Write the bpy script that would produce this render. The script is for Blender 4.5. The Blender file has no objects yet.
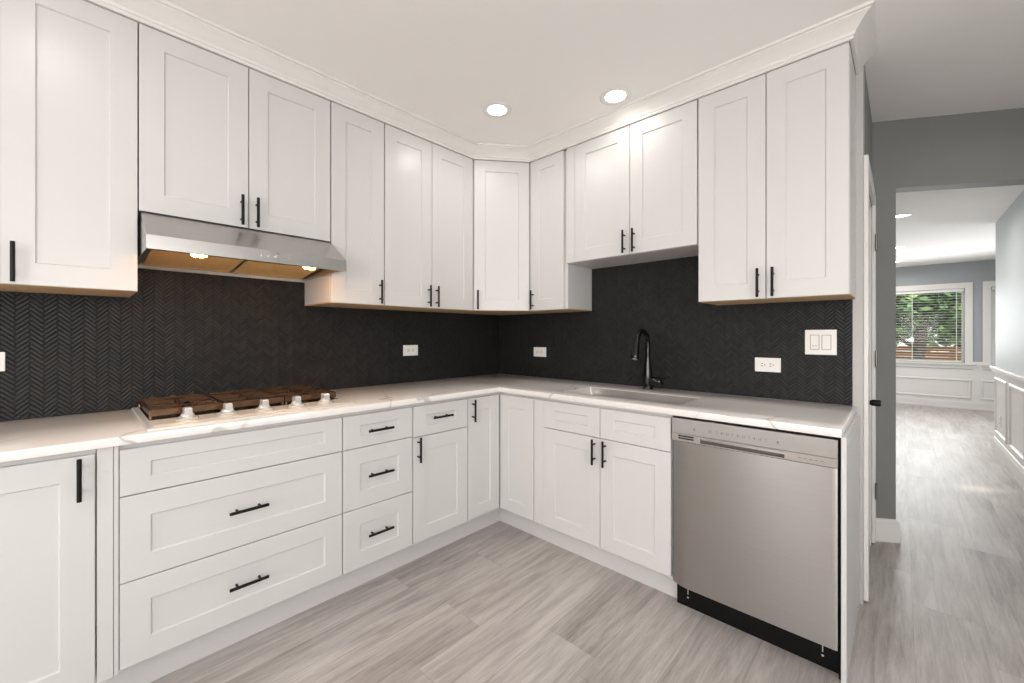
import bpy, bmesh, math, random
from mathutils import Vector, Matrix

random.seed(7)
S = bpy.context.scene
COL = S.collection
PI = math.pi

# ---------------------------------------------------------------- camera
cam_d = bpy.data.cameras.new('camera')
cam = bpy.data.objects.new('camera', cam_d)
COL.objects.link(cam)
cam.location = (2.5047, -2.4979, 1.2487)
cam.rotation_euler = (PI / 2, 0, math.radians(43.4005))
cam_d.sensor_width = 36
cam_d.lens = 411.4512 * 36 / 1024
cam_d.shift_y = -6.67 / 1024
cam_d.clip_start = 0.05
cam_d.clip_end = 300
S.camera = cam

# ---------------------------------------------------------------- world, sun, daylight, exposure
world = bpy.data.worlds.new('world')
S.world = world
world.use_nodes = True
wn = world.node_tree
wn.nodes.clear()
sky = wn.nodes.new('ShaderNodeTexSky')
sky.sky_type = 'NISHITA'
sky.sun_disc = False
sky.sun_elevation = math.radians(50)
sky.sun_rotation = math.radians(200)
sky.dust_density = 3.0
hsv = wn.nodes.new('ShaderNodeHueSaturation')
hsv.inputs['Saturation'].default_value = 0.35
bg = wn.nodes.new('ShaderNodeBackground')
bg.inputs['Strength'].default_value = 0.55
wo = wn.nodes.new('ShaderNodeOutputWorld')
wn.links.new(sky.outputs[0], hsv.inputs['Color'])
wn.links.new(hsv.outputs[0], bg.inputs['Color'])
wn.links.new(bg.outputs[0], wo.inputs['Surface'])

sun_d = bpy.data.lights.new('sun', 'SUN')
sun_d.energy = 4.5
sun_d.angle = math.radians(3)
sun_d.color = (1.0, 0.95, 0.88)
sun = bpy.data.objects.new('sun', sun_d)
COL.objects.link(sun)
sun.rotation_euler = (math.radians(38), 0, math.radians(-25))


def area(name, loc, aim, sx, sy, power, color=(1, 1, 1), shape='RECTANGLE', spread=PI):
    d = bpy.data.lights.new(name, 'AREA')
    d.shape = shape
    d.size = sx
    d.size_y = sy
    d.energy = power
    d.color = color
    d.spread = spread
    o = bpy.data.objects.new(name, d)
    COL.objects.link(o)
    o.location = loc
    o.rotation_euler = (Vector(aim) - Vector(loc)).to_track_quat('-Z', 'Y').to_euler()
    return o


# area lamps as daylight; only daylight_far_window has a seen window, the rest are added
area('added_fill_back', (3.1, -4.93, 1.5), (2.6, 0, 3.6), 1.5, 1.2, 50, (1.0, 0.985, 0.97))
area('added_fill_tall', (1.1, -4.93, 1.2), (1.1, 0, 1.6), 0.26, 1.9, 12, (1.0, 0.985, 0.97))
area('added_fill_side', (4.13, -2.6, 1.5), (0, -2.2, 3.6), 1.5, 1.2, 36, (1.0, 0.985, 0.97))
area('daylight_far_window', (2.6, 7.6, 1.45), (2.6, 0, 1.6), 1.6, 1.0, 24, (0.95, 0.985, 1.0), 'RECTANGLE', 2.2)
area('added_fill_far_side', (4.85, 6.2, 1.45), (2.5, 5.6, 1.6), 1.6, 1.0, 26, (0.95, 0.985, 1.0), 'RECTANGLE', 2.2)

S.view_settings.view_transform = 'Standard'
S.view_settings.look = 'None'
S.view_settings.gamma = 1
S.view_settings.use_curve_mapping = False
S.view_settings.exposure = 0.0
try:
    S.cycles.use_denoising = True
    S.cycles.denoiser = 'OPENIMAGEDENOISE'
    S.cycles.max_bounces = 10
    S.cycles.diffuse_bounces = 6
    S.cycles.sample_clamp_indirect = 6
    S.cycles.caustics_reflective = False
except Exception:
    pass


# ---------------------------------------------------------------- materials
def lin(r, g, b):
    f = lambda c: c / 12.92 if c <= 0.04045 else ((c + 0.055) / 1.055) ** 2.4
    return (f(r / 255), f(g / 255), f(b / 255), 1)


class NT:
    def __init__(s, name):
        s.m = bpy.data.materials.new(name)
        s.m.use_nodes = True
        s.t = s.m.node_tree
        s.t.nodes.clear()
        s.out = s.t.nodes.new('ShaderNodeOutputMaterial')
        s.b = s.t.nodes.new('ShaderNodeBsdfPrincipled')
        s.t.links.new(s.b.outputs[0], s.out.inputs[0])

    def n(s, kind, **kw):
        nd = s.t.nodes.new('ShaderNode' + kind)
        for k, v in kw.items():
            setattr(nd, k, v)
        return nd

    def l(s, a, b):
        s.t.links.new(a, b)

    def put(s, v, sock):
        if hasattr(v, 'default_value') or hasattr(v, 'is_linked'):
            s.l(v, sock)
        else:
            sock.default_value = v

    def math(s, op, a, b=0.0, c=0.0):
        nd = s.n('Math', operation=op)
        s.put(a, nd.inputs[0]); s.put(b, nd.inputs[1]); s.put(c, nd.inputs[2])
        return nd.outputs[0]

    def mix(s, f, a, b):
        nd = s.n('Mix', data_type='RGBA')
        s.put(f, nd.inputs[0]); s.put(a, nd.inputs[6]); s.put(b, nd.inputs[7])
        return nd.outputs[2]

    def noise(s, vec, scale, detail=2, rough=0.5, dist=0.0):
        nd = s.n('TexNoise')
        s.l(vec, nd.inputs['Vector'])
        nd.inputs['Scale'].default_value = scale
        nd.inputs['Detail'].default_value = detail
        nd.inputs['Roughness'].default_value = rough
        nd.inputs['Distortion'].default_value = dist
        return nd.outputs[0]

    def coord(s, scale=(1, 1, 1), rot=(0, 0, 0)):
        tc = s.n('TexCoord')
        mp = s.n('Mapping')
        s.l(tc.outputs['Object'], mp.inputs[0])
        mp.inputs['Scale'].default_value = scale
        mp.inputs['Rotation'].default_value = rot
        return mp.outputs[0]

    def bump(s, h, strength=0.2, dist=0.002):
        nd = s.n('Bump')
        nd.inputs['Strength'].default_value = strength
        nd.inputs['Distance'].default_value = dist
        s.l(h, nd.inputs['Height'])
        s.l(nd.outputs[0], s.b.inputs['Normal'])

    def ramp(s, f, stops):
        nd = s.n('ValToRGB')
        s.l(f, nd.inputs[0])
        e = nd.color_ramp.elements
        while len(e) < len(stops):
            e.new(0.5)
        for i, (p, c) in enumerate(stops):
            e[i].position = p
            e[i].color = c
        return nd.outputs[0]


def paint(name, rgb, rough=0.5, var=0.03, bump=0.05, scale=9.0, metal=0.0):
    m = NT(name)
    v = m.coord()
    f = m.noise(v, scale, 3)
    c = lin(*rgb)
    c2 = tuple(max(0, x * (1 - var)) for x in c[:3]) + (1,)
    m.l(m.mix(f, c, c2), m.b.inputs['Base Color'])
    m.b.inputs['Roughness'].default_value = rough
    m.b.inputs['Metallic'].default_value = metal
    if bump:
        m.bump(m.noise(v, 180, 2), bump, 0.001)
    return m.m


def steel(name, rgb, rough=0.28, stretch=(2, 2, 260), var=0.12):
    m = NT(name)
    v = m.coord(stretch)
    f = m.noise(v, 3.0, 4, 0.6)
    c = lin(*rgb)
    c2 = tuple(x * (1 - var) for x in c[:3]) + (1,)
    m.l(m.mix(f, c, c2), m.b.inputs['Base Color'])
    m.b.inputs['Metallic'].default_value = 1.0
    m.b.inputs['Anisotropic'].default_value = 0.5
    r = m.math('MULTIPLY_ADD', f, 0.12, rough - 0.06)
    m.l(r, m.b.inputs['Roughness'])
    m.bump(f, 0.04, 0.001)
    return m.m


def glow(name, rgb, strength):
    m = NT(name)
    m.b.inputs['Base Color'].default_value = lin(*rgb)
    m.b.inputs['Emission Color'].default_value = lin(*rgb)
    m.b.inputs['Emission Strength'].default_value = strength
    return m.m


def herringbone():
    # long narrow mosaic strips laid in a true herringbone, in the plane's own X / Z
    m = NT('black_herringbone_tile')
    tc = m.n('TexCoord')
    sp = m.n('SeparateXYZ')
    m.l(tc.outputs['Object'], sp.inputs[0])
    W = 0.0132
    N = 4.0
    k = 1 / (W * math.sqrt(2))
    p = m.math('MULTIPLY', m.math('ADD', sp.outputs[0], sp.outputs[2]), k)
    q = m.math('MULTIPLY', m.math('SUBTRACT', sp.outputs[2], sp.outputs[0]), k)
    i, j = m.math('FLOOR', p), m.math('FLOOR', q)
    fp, fq = m.math('SUBTRACT', p, i), m.math('SUBTRACT', q, j)
    mm = m.math('FLOORED_MODULO', m.math('SUBTRACT', i, j), 2 * N)
    isH = m.math('LESS_THAN', mm, N - 0.5)
    notH = m.math('SUBTRACT', 1.0, isH)
    mv = m.math('SUBTRACT', 2 * N - 1, mm)

    def sel(a, b):
        return m.math('ADD', m.math('MULTIPLY', isH, a), m.math('MULTIPLY', notH, b))
    al = sel(m.math('ADD', mm, fp), m.math('ADD', mv, fq))
    ac = sel(fq, fp)
    d = m.math('MINIMUM', m.math('MINIMUM', ac, m.math('SUBTRACT', 1.0, ac)),
               m.math('MINIMUM', al, m.math('SUBTRACT', N, al)))
    idx = sel(m.math('SUBTRACT', i, mm), i)
    idy = sel(j, m.math('SUBTRACT', j, mv))
    cb = m.n('CombineXYZ')
    m.l(idx, cb.inputs[0]); m.l(idy, cb.inputs[1]); m.l(isH, cb.inputs[2])
    wn_ = m.n('TexWhiteNoise', noise_dimensions='3D')
    m.l(cb.outputs[0], wn_.inputs['Vector'])
    r = wn_.outputs['Value']
    tile = m.mix(r, lin(31, 31, 32), lin(48, 47, 47))
    face = m.math('GREATER_THAN', d, 0.10)
    m.l(m.mix(face, lin(8, 8, 8), tile), m.b.inputs['Base Color'])
    m.l(m.math('MULTIPLY_ADD', r, 0.15, 0.36), m.b.inputs['Roughness'])
    m.b.inputs['Specular IOR Level'].default_value = 0.30
    h = m.n('MapRange', interpolation_type='SMOOTHSTEP')
    m.l(d, h.inputs[0])
    h.inputs[1].default_value = 0.03
    h.inputs[2].default_value = 0.30
    hh = m.math('ADD', h.outputs[0], m.math('MULTIPLY', m.math('MULTIPLY', m.math('SUBTRACT', r, 0.5), al), 0.05))
    m.bump(hh, 1.0, 0.0024)
    return m.m


def planks():
    m = NT('grey_vinyl_plank')
    tc = m.n('TexCoord')
    sp = m.n('SeparateXYZ')
    m.l(tc.outputs['Object'], sp.inputs[0])
    W, L = 0.225, 1.22
    x = m.math('DIVIDE', m.math('SUBTRACT', sp.outputs[0], 2.768), W)
    row = m.math('FLOOR', x)
    fx = m.math('SUBTRACT', x, row)
    wn1 = m.n('TexWhiteNoise', noise_dimensions='1D')
    m.l(row, wn1.inputs['W'])
    y = m.math('ADD', m.math('DIVIDE', m.math('SUBTRACT', sp.outputs[1], 0.776), L), m.math('MULTIPLY', wn1.outputs['Value'], 3.0))
    cy_ = m.math('FLOOR', y)
    fy = m.math('SUBTRACT', y, cy_)
    cb = m.n('CombineXYZ')
    m.l(row, cb.inputs[0]); m.l(cy_, cb.inputs[1])
    wn2 = m.n('TexWhiteNoise', noise_dimensions='3D')
    m.l(cb.outputs[0], wn2.inputs['Vector'])
    r = wn2.outputs['Value']
    off = m.n('VectorMath', operation='MULTIPLY_ADD')
    m.l(wn2.outputs['Color'], off.inputs[0])
    off.inputs[1].default_value = (7, 7, 0)
    m.l(tc.outputs['Object'], off.inputs[2])

    def grain(sc, scale, detail, rough, dist):
        mp = m.n('Mapping')
        m.l(off.outputs[0], mp.inputs[0])
        mp.inputs['Scale'].default_value = sc
        return m.noise(mp.outputs[0], scale, detail, rough, dist)
    g1 = grain((13, 0.9, 1), 1.7, 6, 0.66, 1.1)
    g2 = grain((70, 5, 1), 1.5, 4, 0.7, 0.5)
    g3 = grain((3.2, 0.9, 1), 1.2, 2, 0.5, 0.3)
    g = m.math('ADD', m.math('ADD', m.math('MULTIPLY', g1, 0.5), m.math('MULTIPLY', g2, 0.30)), m.math('MULTIPLY', g3, 0.35))
    g = m.math('ADD', g, m.math('MULTIPLY', m.math('SUBTRACT', r, 0.5), 0.055))
    col = m.ramp(g, [(0.36, lin(112, 105, 101)), (0.46, lin(147, 139, 134)), (0.56, lin(169, 162, 157)), (0.70, lin(193, 187, 182))])
    d = m.math('MINIMUM', m.math('MULTIPLY', m.math('MINIMUM', fx, m.math('SUBTRACT', 1.0, fx)), W),
               m.math('MULTIPLY', m.math('MINIMUM', fy, m.math('SUBTRACT', 1.0, fy)), L))
    seam = m.math('LESS_THAN', d, 0.0012)
    m.l(m.mix(m.math('MULTIPLY', seam, 0.25), col, lin(80, 72, 68)), m.b.inputs['Base Color'])
    m.l(m.math('MULTIPLY_ADD', g2, 0.2, 0.33), m.b.inputs['Roughness'])
    m.bump(m.math('SUBTRACT', g2, m.math('MULTIPLY', seam, 1.0)), 0.12, 0.002)
    return m.m


def quartz():
    m = NT('white_veined_quartz')
    v = m.coord((1, 1, 1), (0, 0, 0.5))
    warp = m.noise(v, 1.6, 3, 0.6)
    cb = m.n('VectorMath', operation='SCALE')
    nz = m.n('TexNoise')
    m.l(v, nz.inputs['Vector'])
    nz.inputs['Scale'].default_value = 1.7
    nz.inputs['Detail'].default_value = 4
    m.l(nz.outputs['Color'], cb.inputs[0])
    cb.inputs['Scale'].default_value = 0.75
    ad = m.n('VectorMath', operation='ADD')
    m.l(v, ad.inputs[0]); m.l(cb.outputs[0], ad.inputs[1])
    vo = m.n('TexVoronoi', feature='DISTANCE_TO_EDGE')
    m.l(ad.outputs[0], vo.inputs['Vector'])
    vo.inputs['Scale'].default_value = 1.5
    f = m.n('MapRange', interpolation_type='SMOOTHSTEP')
    m.l(vo.outputs[0], f.inputs[0])
    f.inputs[1].default_value = 0.0
    f.inputs[2].default_value = 0.015
    f.inputs[3].default_value = 1.0
    f.inputs[4].default_value = 0.0
    patch = m.n('MapRange')
    m.l(m.noise(v, 3.1, 2), patch.inputs[0])
    patch.inputs[1].default_value = 0.42
    patch.inputs[2].default_value = 0.62
    vein = m.math('MULTIPLY', m.math('MULTIPLY', f.outputs[0], patch.outputs[0]), 0.55)
    base = m.mix(m.noise(v, 5, 3), lin(233, 229, 225), lin(223, 218, 214))
    m.l(m.mix(vein, base, lin(150, 138, 126)), m.b.inputs['Base Color'])
    m.b.inputs['Roughness'].default_value = 0.16
    return m.m


def wood(name, c1, c2, rough=0.6, scale=(30, 3, 30)):
    m = NT(name)
    v = m.coord(scale)
    m.l(m.mix(m.noise(v, 1.5, 4, 0.6), lin(*c1), lin(*c2)), m.b.inputs['Base Color'])
    m.b.inputs['Roughness'].default_value = rough
    return m.m


def leaf_mat():
    m = NT('tree_leaves')
    gi = m.n('NewGeometry')
    c = m.mix(gi.outputs['Random Per Island'], lin(62, 100, 62), lin(150, 178, 118))
    m.l(c, m.b.inputs['Base Color'])
    m.b.inputs['Roughness'].default_value = 0.6
    return m.m


def brushed():
    m = NT('dishwasher_steel')
    v = m.coord((2, 2, 420))
    f = m.noise(v, 1.0, 3, 0.6)
    m.l(m.mix(f, lin(182, 179, 176), lin(170, 167, 164)), m.b.inputs['Base Color'])
    m.b.inputs['Metallic'].default_value = 1.0
    m.b.inputs['Roughness'].default_value = 0.33
    m.b.inputs['Anisotropic'].default_value = 0.8
    m.b.inputs['Anisotropic Rotation'].default_value = 0.30
    tg = m.n('Tangent', direction_type='RADIAL', axis='Z')
    m.l(tg.outputs[0], m.b.inputs['Tangent'])
    return m.m


M = dict(
    strip=paint('end_wall_paint_shaded', (186, 183, 181), 0.5, 0.03, 0.05),  # white wall paint greyed: the shade on this strip is in the colour
    far=paint('grey_wall_paint_lit', (165, 169, 172), 0.55, 0.03, 0.05),  # the angled wall's grey, lightened to carry the window light
    cab=paint('white_cabinet_paint', (209, 207, 205), 0.32, 0.015, 0.0),
    trim=paint('white_trim_paint', (226, 223, 219), 0.4, 0.02, 0.0),
    ceil=paint('ceiling_paint', (243, 240, 238), 0.8, 0.02, 0.05),
    grey=paint('grey_wall_paint', (128, 129, 127), 0.55, 0.04, 0.08),
    blue=paint('pale_grey_wall_paint', (200, 205, 207), 0.55, 0.03, 0.08),
    white=paint('white_wall_paint', (214, 211, 206), 0.6, 0.03, 0.08),
    tile=herringbone(), floor=planks(), quartz=quartz(),
    steel=steel('brushed_steel', (196, 192, 188), 0.3, (260, 2, 2)),
    dws=brushed(),
    dwl=steel('control_strip_steel', (186, 183, 180), 0.34, (3, 2, 160), 0.06),
    sinks=paint('sink_steel', (196, 192, 188), 0.28, 0.06, 0.0, metal=0.6),
    ctop=paint('cooktop_steel', (222, 218, 212), 0.35, 0.05, 0.0, metal=0.35),
    knob=paint('knob_metal', (232, 229, 225), 0.22, 0.05, 0.0, metal=0.55),
    hinge=steel('hinge_metal', (140, 132, 124), 0.35, (3, 3, 90)),
    black=paint('matte_black_metal', (20, 19, 19), 0.38, 0.1, 0.0),
    gloss=paint('glossy_black_metal', (12, 11, 11), 0.13, 0.05, 0.0, metal=0.0),
    iron=paint('cast_iron_warm_lit', (116, 88, 66), 0.24, 0.35, 0.12, 30, 0.7),  # black iron browned: orange reflection of the hood is painted in
    pan=paint('dark_pan_steel', (40, 30, 24), 0.25, 0.3, 0.0, 12, 0.5),
    kick=paint('black_plastic', (9, 9, 9), 0.45, 0.1, 0.0),
    gap=paint('black_rubber', (10, 10, 10), 0.7, 0.1, 0.0),
    plastic=paint('white_plastic', (238, 235, 230), 0.3, 0.01, 0.0),
    slot=paint('dark_plastic', (50, 46, 43), 0.5, 0.02, 0.0),
    print=paint('printed_grey', (112, 108, 104), 0.5, 0.02, 0.0),
    mark=paint('printed_white', (205, 205, 203), 0.5, 0.02, 0.0),
    ply=wood('bare_plywood', (214, 184, 142), (186, 150, 106)),
    can=glow('lamp_lens', (255, 250, 242), 9.0),
    warm=glow('warm_lamp_lens', (255, 178, 92), 95.0),
    mesh=paint('filter_mesh_warm_lit', (248, 204, 138), 0.5, 0.22, 0.2, 40, 0.0),  # plain filter metal tinted orange to carry the hood lamps' glow
    leaf=leaf_mat(),
    bark=wood('tree_bark', (70, 60, 54), (104, 92, 82), 0.9, (20, 20, 4)),
    fence=wood('cedar_fence', (176, 126, 90), (150, 100, 68), 0.8, (3, 30, 30)),
    car=paint('white_siding', (225, 224, 222), 0.5, 0.03, 0.0),
    grass=paint('lawn', (92, 112, 66), 0.9, 0.4, 0.3, 4),
    blind=paint('blind_vinyl', (240, 239, 236), 0.45, 0.01, 0.0),
    vinyl=paint('window_vinyl', (242, 241, 238), 0.35, 0.01, 0.0),
)
for k_ in ('kick', 'gap', 'black'):
    for nd_ in M[k_].node_tree.nodes:
        if nd_.type == 'BSDF_PRINCIPLED':
            nd_.inputs['Specular IOR Level'].default_value = 0.2
g = NT('window_glass')
g.t.nodes.remove(g.b)
tr = g.n('BsdfTransparent')
gl = g.n('BsdfGlossy')
gl.inputs['Roughness'].default_value = 0.02
mx = g.n('MixShader')
mx.inputs[0].default_value = 0.006
g.l(tr.outputs[0], mx.inputs[1]); g.l(gl.outputs[0], mx.inputs[2]); g.l(mx.outputs[0], g.out.inputs[0])
M['glass'] = g.m


# ---------------------------------------------------------------- mesh helpers
def box(bm, x0, x1, y0, y1, z0, z1, bev=0.0):
    vs = [bm.verts.new((x, y, z)) for z in (z0, z1) for y in (y0, y1) for x in (x0, x1)]
    fs = [(0, 2, 3, 1), (4, 5, 7, 6), (0, 1, 5, 4), (2, 6, 7, 3), (0, 4, 6, 2), (1, 3, 7, 5)]
    faces = [bm.faces.new([vs[i] for i in f]) for f in fs]
    if bev:
        es = list({e for f in faces for e in f.edges})
        bmesh.ops.bevel(bm, geom=es, offset=bev, segments=2, affect='EDGES', profile=0.5)


def ring(bm, loops, cap0=True, cap1=True, closed=False):
    L = [[bm.verts.new(p) for p in lp] for lp in loops]
    n = len(L[0])
    pairs = list(zip(L[:-1], L[1:])) + ([(L[-1], L[0])] if closed else [])
    for a, b in pairs:
        for i in range(n):
            bm.faces.new((a[i], a[(i + 1) % n], b[(i + 1) % n], b[i]))
    if cap0 and not closed:
        bm.faces.new(L[0][::-1])
    if cap1 and not closed:
        bm.faces.new(L[-1])


def tube(bm, pts, radii, seg=16, cap=True):
    pts = [Vector(p) for p in pts]
    if not hasattr(radii, '__len__'):
        radii = [radii] * len(pts)
    loops = []
    t0 = (pts[1] - pts[0]).normalized()
    up = Vector((0, 0, 1)) if abs(t0.z) < 0.9 else Vector((1, 0, 0))
    a = t0.cross(up).normalized()
    for k, p in enumerate(pts):
        t = (pts[min(k + 1, len(pts) - 1)] - pts[max(k - 1, 0)]).normalized()
        a = (a - t * a.dot(t)).normalized()
        b = t.cross(a)
        loops.append([p + (a * math.cos(2 * PI * i / seg) + b * math.sin(2 * PI * i / seg)) * radii[k] for i in range(seg)])
    ring(bm, loops, cap, cap)


def lathe(bm, prof, c=(0, 0, 0), seg=32, cap0=True, cap1=True, sy=1.0):
    ring(bm, [[(c[0] + r * math.cos(2 * PI * i / seg), c[1] + sy * r * math.sin(2 * PI * i / seg), c[2] + z) for i in range(seg)]
              for r, z in prof], cap0, cap1)


def sweep(bm, path, prof, closed=False):
    """path: plan points; prof: (outward offset to the right of travel, z); mitred corners"""
    P = [Vector(p) for p in path]
    loops = []
    n = len(P)
    for k in range(n):
        if closed or 0 < k < n - 1:
            a = (P[k] - P[k - 1]).normalized()
            b = (P[(k + 1) % n] - P[k]).normalized()
        else:
            a = b = (P[1] - P[0]).normalized() if k == 0 else (P[k] - P[k - 1]).normalized()
        na, nb = Vector((a.y, -a.x)), Vector((b.y, -b.x))
        mt = (na + nb).normalized()
        mt = mt / max(0.2, mt.dot(na))
        loops.append([(P[k].x + mt.x * o, P[k].y + mt.y * o, z) for o, z in prof])
    ring(bm, loops, closed=closed)


def cells(bm, us, vs, inside, w0, w1, mp):
    """slab of cells; us, vs cut lines; mp(u, v, w) -> xyz; shares vertices so that edges can be bevelled"""
    cache = {}

    def V(i, j, w):
        k = (i, j, w)
        if k not in cache:
            cache[k] = bm.verts.new(mp(us[i], vs[j], w))
        return cache[k]
    nu, nv = len(us) - 1, len(vs) - 1
    I = lambda i, j: 0 <= i < nu and 0 <= j < nv and inside((us[i] + us[i + 1]) / 2, (vs[j] + vs[j + 1]) / 2)
    for i in range(nu):
        for j in range(nv):
            if not I(i, j):
                continue
            bm.faces.new((V(i, j, w1), V(i + 1, j, w1), V(i + 1, j + 1, w1), V(i, j + 1, w1)))
            bm.faces.new((V(i, j, w0), V(i, j + 1, w0), V(i + 1, j + 1, w0), V(i + 1, j, w0)))
            for (di, dj, a, b) in ((-1, 0, (i, j + 1), (i, j)), (1, 0, (i + 1, j), (i + 1, j + 1)),
                                   (0, -1, (i, j), (i + 1, j)), (0, 1, (i + 1, j + 1), (i, j + 1))):
                if not I(i + di, j + dj):
                    bm.faces.new((V(*a, w0), V(*b, w0), V(*b, w1), V(*a, w1)))


def bevel_sharp(bm, off, seg=2):
    bm.normal_update()
    es = [e for e in bm.edges if len(e.link_faces) == 2 and e.calc_face_angle(0) > 0.6]
    bmesh.ops.bevel(bm, geom=es, offset=off, segments=seg, affect='EDGES', profile=0.5)


def B():
    return bmesh.new()


def obj(name, bm, mat, parent=None, smooth=None, matrix=None):
    if matrix is not None:
        bmesh.ops.transform(bm, matrix=matrix, verts=bm.verts)
    bmesh.ops.recalc_face_normals(bm, faces=bm.faces)
    me = bpy.data.meshes.new(name)
    if smooth:
        for f in bm.faces:
            f.smooth = True
        for e in bm.edges:
            e.smooth = not (len(e.link_faces) == 2 and e.calc_face_angle(0) > math.radians(smooth))
    bm.to_mesh(me)
    bm.free()
    me.materials.append(M[mat])
    o = bpy.data.objects.new(name, me)
    COL.objects.link(o)
    if parent is not None:
        o.parent = parent
    return o


def tag(o, label, cat, group=None):
    o['label'] = label
    o['category'] = cat
    if group:
        o['group'] = group
    return o


def thing(name, label, cat, loc=(0, 0, 0), rz=0, group=None):
    o = bpy.data.objects.new(name, None)
    COL.objects.link(o)
    o.location = loc
    o.rotation_euler = (0, 0, rz)
    o.empty_display_size = 0.1
    return tag(o, label, cat, group)


def struct(name, bm, mat, label=None, parent=None, smooth=None):
    o = obj(name, bm, mat, parent, smooth)
    if parent is None:
        o['kind'] = 'structure'
        o['label'] = label or name
    return o


# ---------------------------------------------------------------- measured layout (metres)
CZ = 2.545          # kitchen ceiling
FZ = 2.48           # far room ceiling
HT = 2.46           # top of upper doors
UB = 1.417          # bottom of upper doors
DA, DB = 0.356, 0.306   # upper fronts, left run / right run
DF = 0.628          # base fronts
DK = 0.544          # toe kick
CT0, CT1 = 0.8847, 0.915
A90 = PI / 2
END = 2.377         # end of the sink wall
YJ = 0.835          # where the angled wall meets the end wall
ANG = math.radians(30.9)
ca, sa = math.cos(ANG), math.sin(ANG)


def on_ang(t, off=0.0):      # point on the angled wall, off = into the far room
    return (END + t * ca - off * sa, YJ + t * sa + off * ca)


# ---------------------------------------------------------------- setting
bm = B(); box(bm, -0.2, 5.2, -5.2, 8.0, -0.12, 0.0)
struct('floor', bm, 'floor', 'grey wood-look vinyl plank floor')

# kitchen ceiling: polygon up to the angled wall
bm = B()
e = on_ang(2.2, 0.0)
poly = [(-0.15, -5.15), (4.35, -5.15), (e[0], e[1]), (END, YJ), (END, 0.0), (-0.15, 0.0)]
ring(bm, [[(x, y, CZ) for x, y in poly], [(x, y, CZ + 0.12) for x, y in poly]])
struct('ceiling', bm, 'ceil', 'white kitchen ceiling')
bm = B()
p0, p1 = on_ang(-0.4, 0.1), on_ang(3.1, 0.1)
poly = [p0, p1, (5.1, p1[1]), (5.1, 7.95), (0.2, 7.95), (0.2, p0[1])]
ring(bm, [[(x, y, FZ) for x, y in poly], [(x, y, FZ + 0.2) for x, y in poly]])
struct('ceiling_far_room', bm, 'ceil', 'white ceiling of the room beyond the opening')

bm = B(); box(bm, -0.15, -0.009, -5.1, 0.15, 0, CZ)
struct('wall_left', bm, 'white', 'wall behind the cooktop')
bm = B(); box(bm, -0.009, 2.3395, 0.009, 0.15, 0, CZ)
struct('wall_right', bm, 'white', 'wall behind the sink')
bm = B(); box(bm, 2.34, END, 0.0, 0.10, 0, CZ)
struct('wall_right_end', bm, 'strip', 'narrow painted end of the sink wall')

# end wall with the closed side door (door opening y .10-.745)
bm = B()
cells(bm, [0.1003, 0.745, YJ + 0.05], [0, 2.015, CZ], lambda u, v: not (u < 0.745 and v < 2.015), END - 0.1, END,
      lambda u, v, w: (w, u, v))
struct('wall_end', bm, 'grey', 'grey wall holding the side door')

# angled grey wall with the opening to the far room
OP0, OP1, OPZ = 0.122, 1.25, 2.135
bm = B()
cells(bm, [0.0, OP0, OP1, 2.2], [0, OPZ, CZ], lambda u, v: not (OP0 < u < OP1 and v < OPZ), 0, 0.1,
      lambda u, v, w: (*on_ang(u, w), v))
struct('wall_angled', bm, 'grey', 'grey wall around the opening to the far room')

# walls behind the camera (window openings added for light) and of the far room
bm = B()
cells(bm, [0, 0.95, 1.25, 2.3, 3.9, 4.2], [0, 0.2, 0.85, 2.15, CZ], lambda u, v: not ((2.3 < u < 3.9 and 0.85 < v < 2.15) or (0.95 < u < 1.25 and 0.2 < v < 2.15)), -5.1, -5.0,
      lambda u, v, w: (u, w, v))
struct('wall_back', bm, 'white', 'wall behind the viewer')
bm = B()
cells(bm, [-5.1, -3.4, -1.8, 1.96], [0, 0.85, 2.15, CZ], lambda u, v: not (-3.4 < u < -1.8 and 0.85 < v < 2.15), 4.2, 4.3,
      lambda u, v, w: (w, u, v))
struct('wall_side', bm, 'blue', 'kitchen wall opposite the cooktop')

RX, RE = 3.26, 4.45       # right hallway wall plane, its far end
bm = B(); box(bm, RX, RX + 0.12, 1.50, RE, 0, FZ)
struct('wall_hallway', bm, 'blue', 'pale grey wall on the right of the far room')
bm = B(); box(bm, 0.2, 0.3, 0.6, 7.8, 0, FZ); box(bm, 0.3, 2.25, 0.6, 0.7, 0, FZ)
struct('wall_far_left', bm, 'blue', 'left wall of the far room')
bm = B()
cells(bm, [4.3, 5.4, 7.0, 7.9], [0, 0.8, 2.1, FZ], lambda u, v: not (5.4 < u < 7.0 and 0.8 < v < 2.1), 5.0, 5.1,
      lambda u, v, w: (w, u, v))
box(bm, 3.38, 5.0, 4.3, 4.4, 0, FZ)
struct('wall_far_side', bm, 'blue', 'right wall of the far room')

WY = 7.8
W1 = (1.55, 3.285, 0.77, 2.035)
W2 = (3.575, 4.30, 0.77, 2.035)
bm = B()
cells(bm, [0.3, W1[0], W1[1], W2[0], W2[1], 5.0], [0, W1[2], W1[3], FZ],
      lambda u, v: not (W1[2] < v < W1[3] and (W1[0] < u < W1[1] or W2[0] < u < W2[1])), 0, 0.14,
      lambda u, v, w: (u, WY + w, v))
struct('wall_far', bm, 'far', 'grey wall with the windows')


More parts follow.
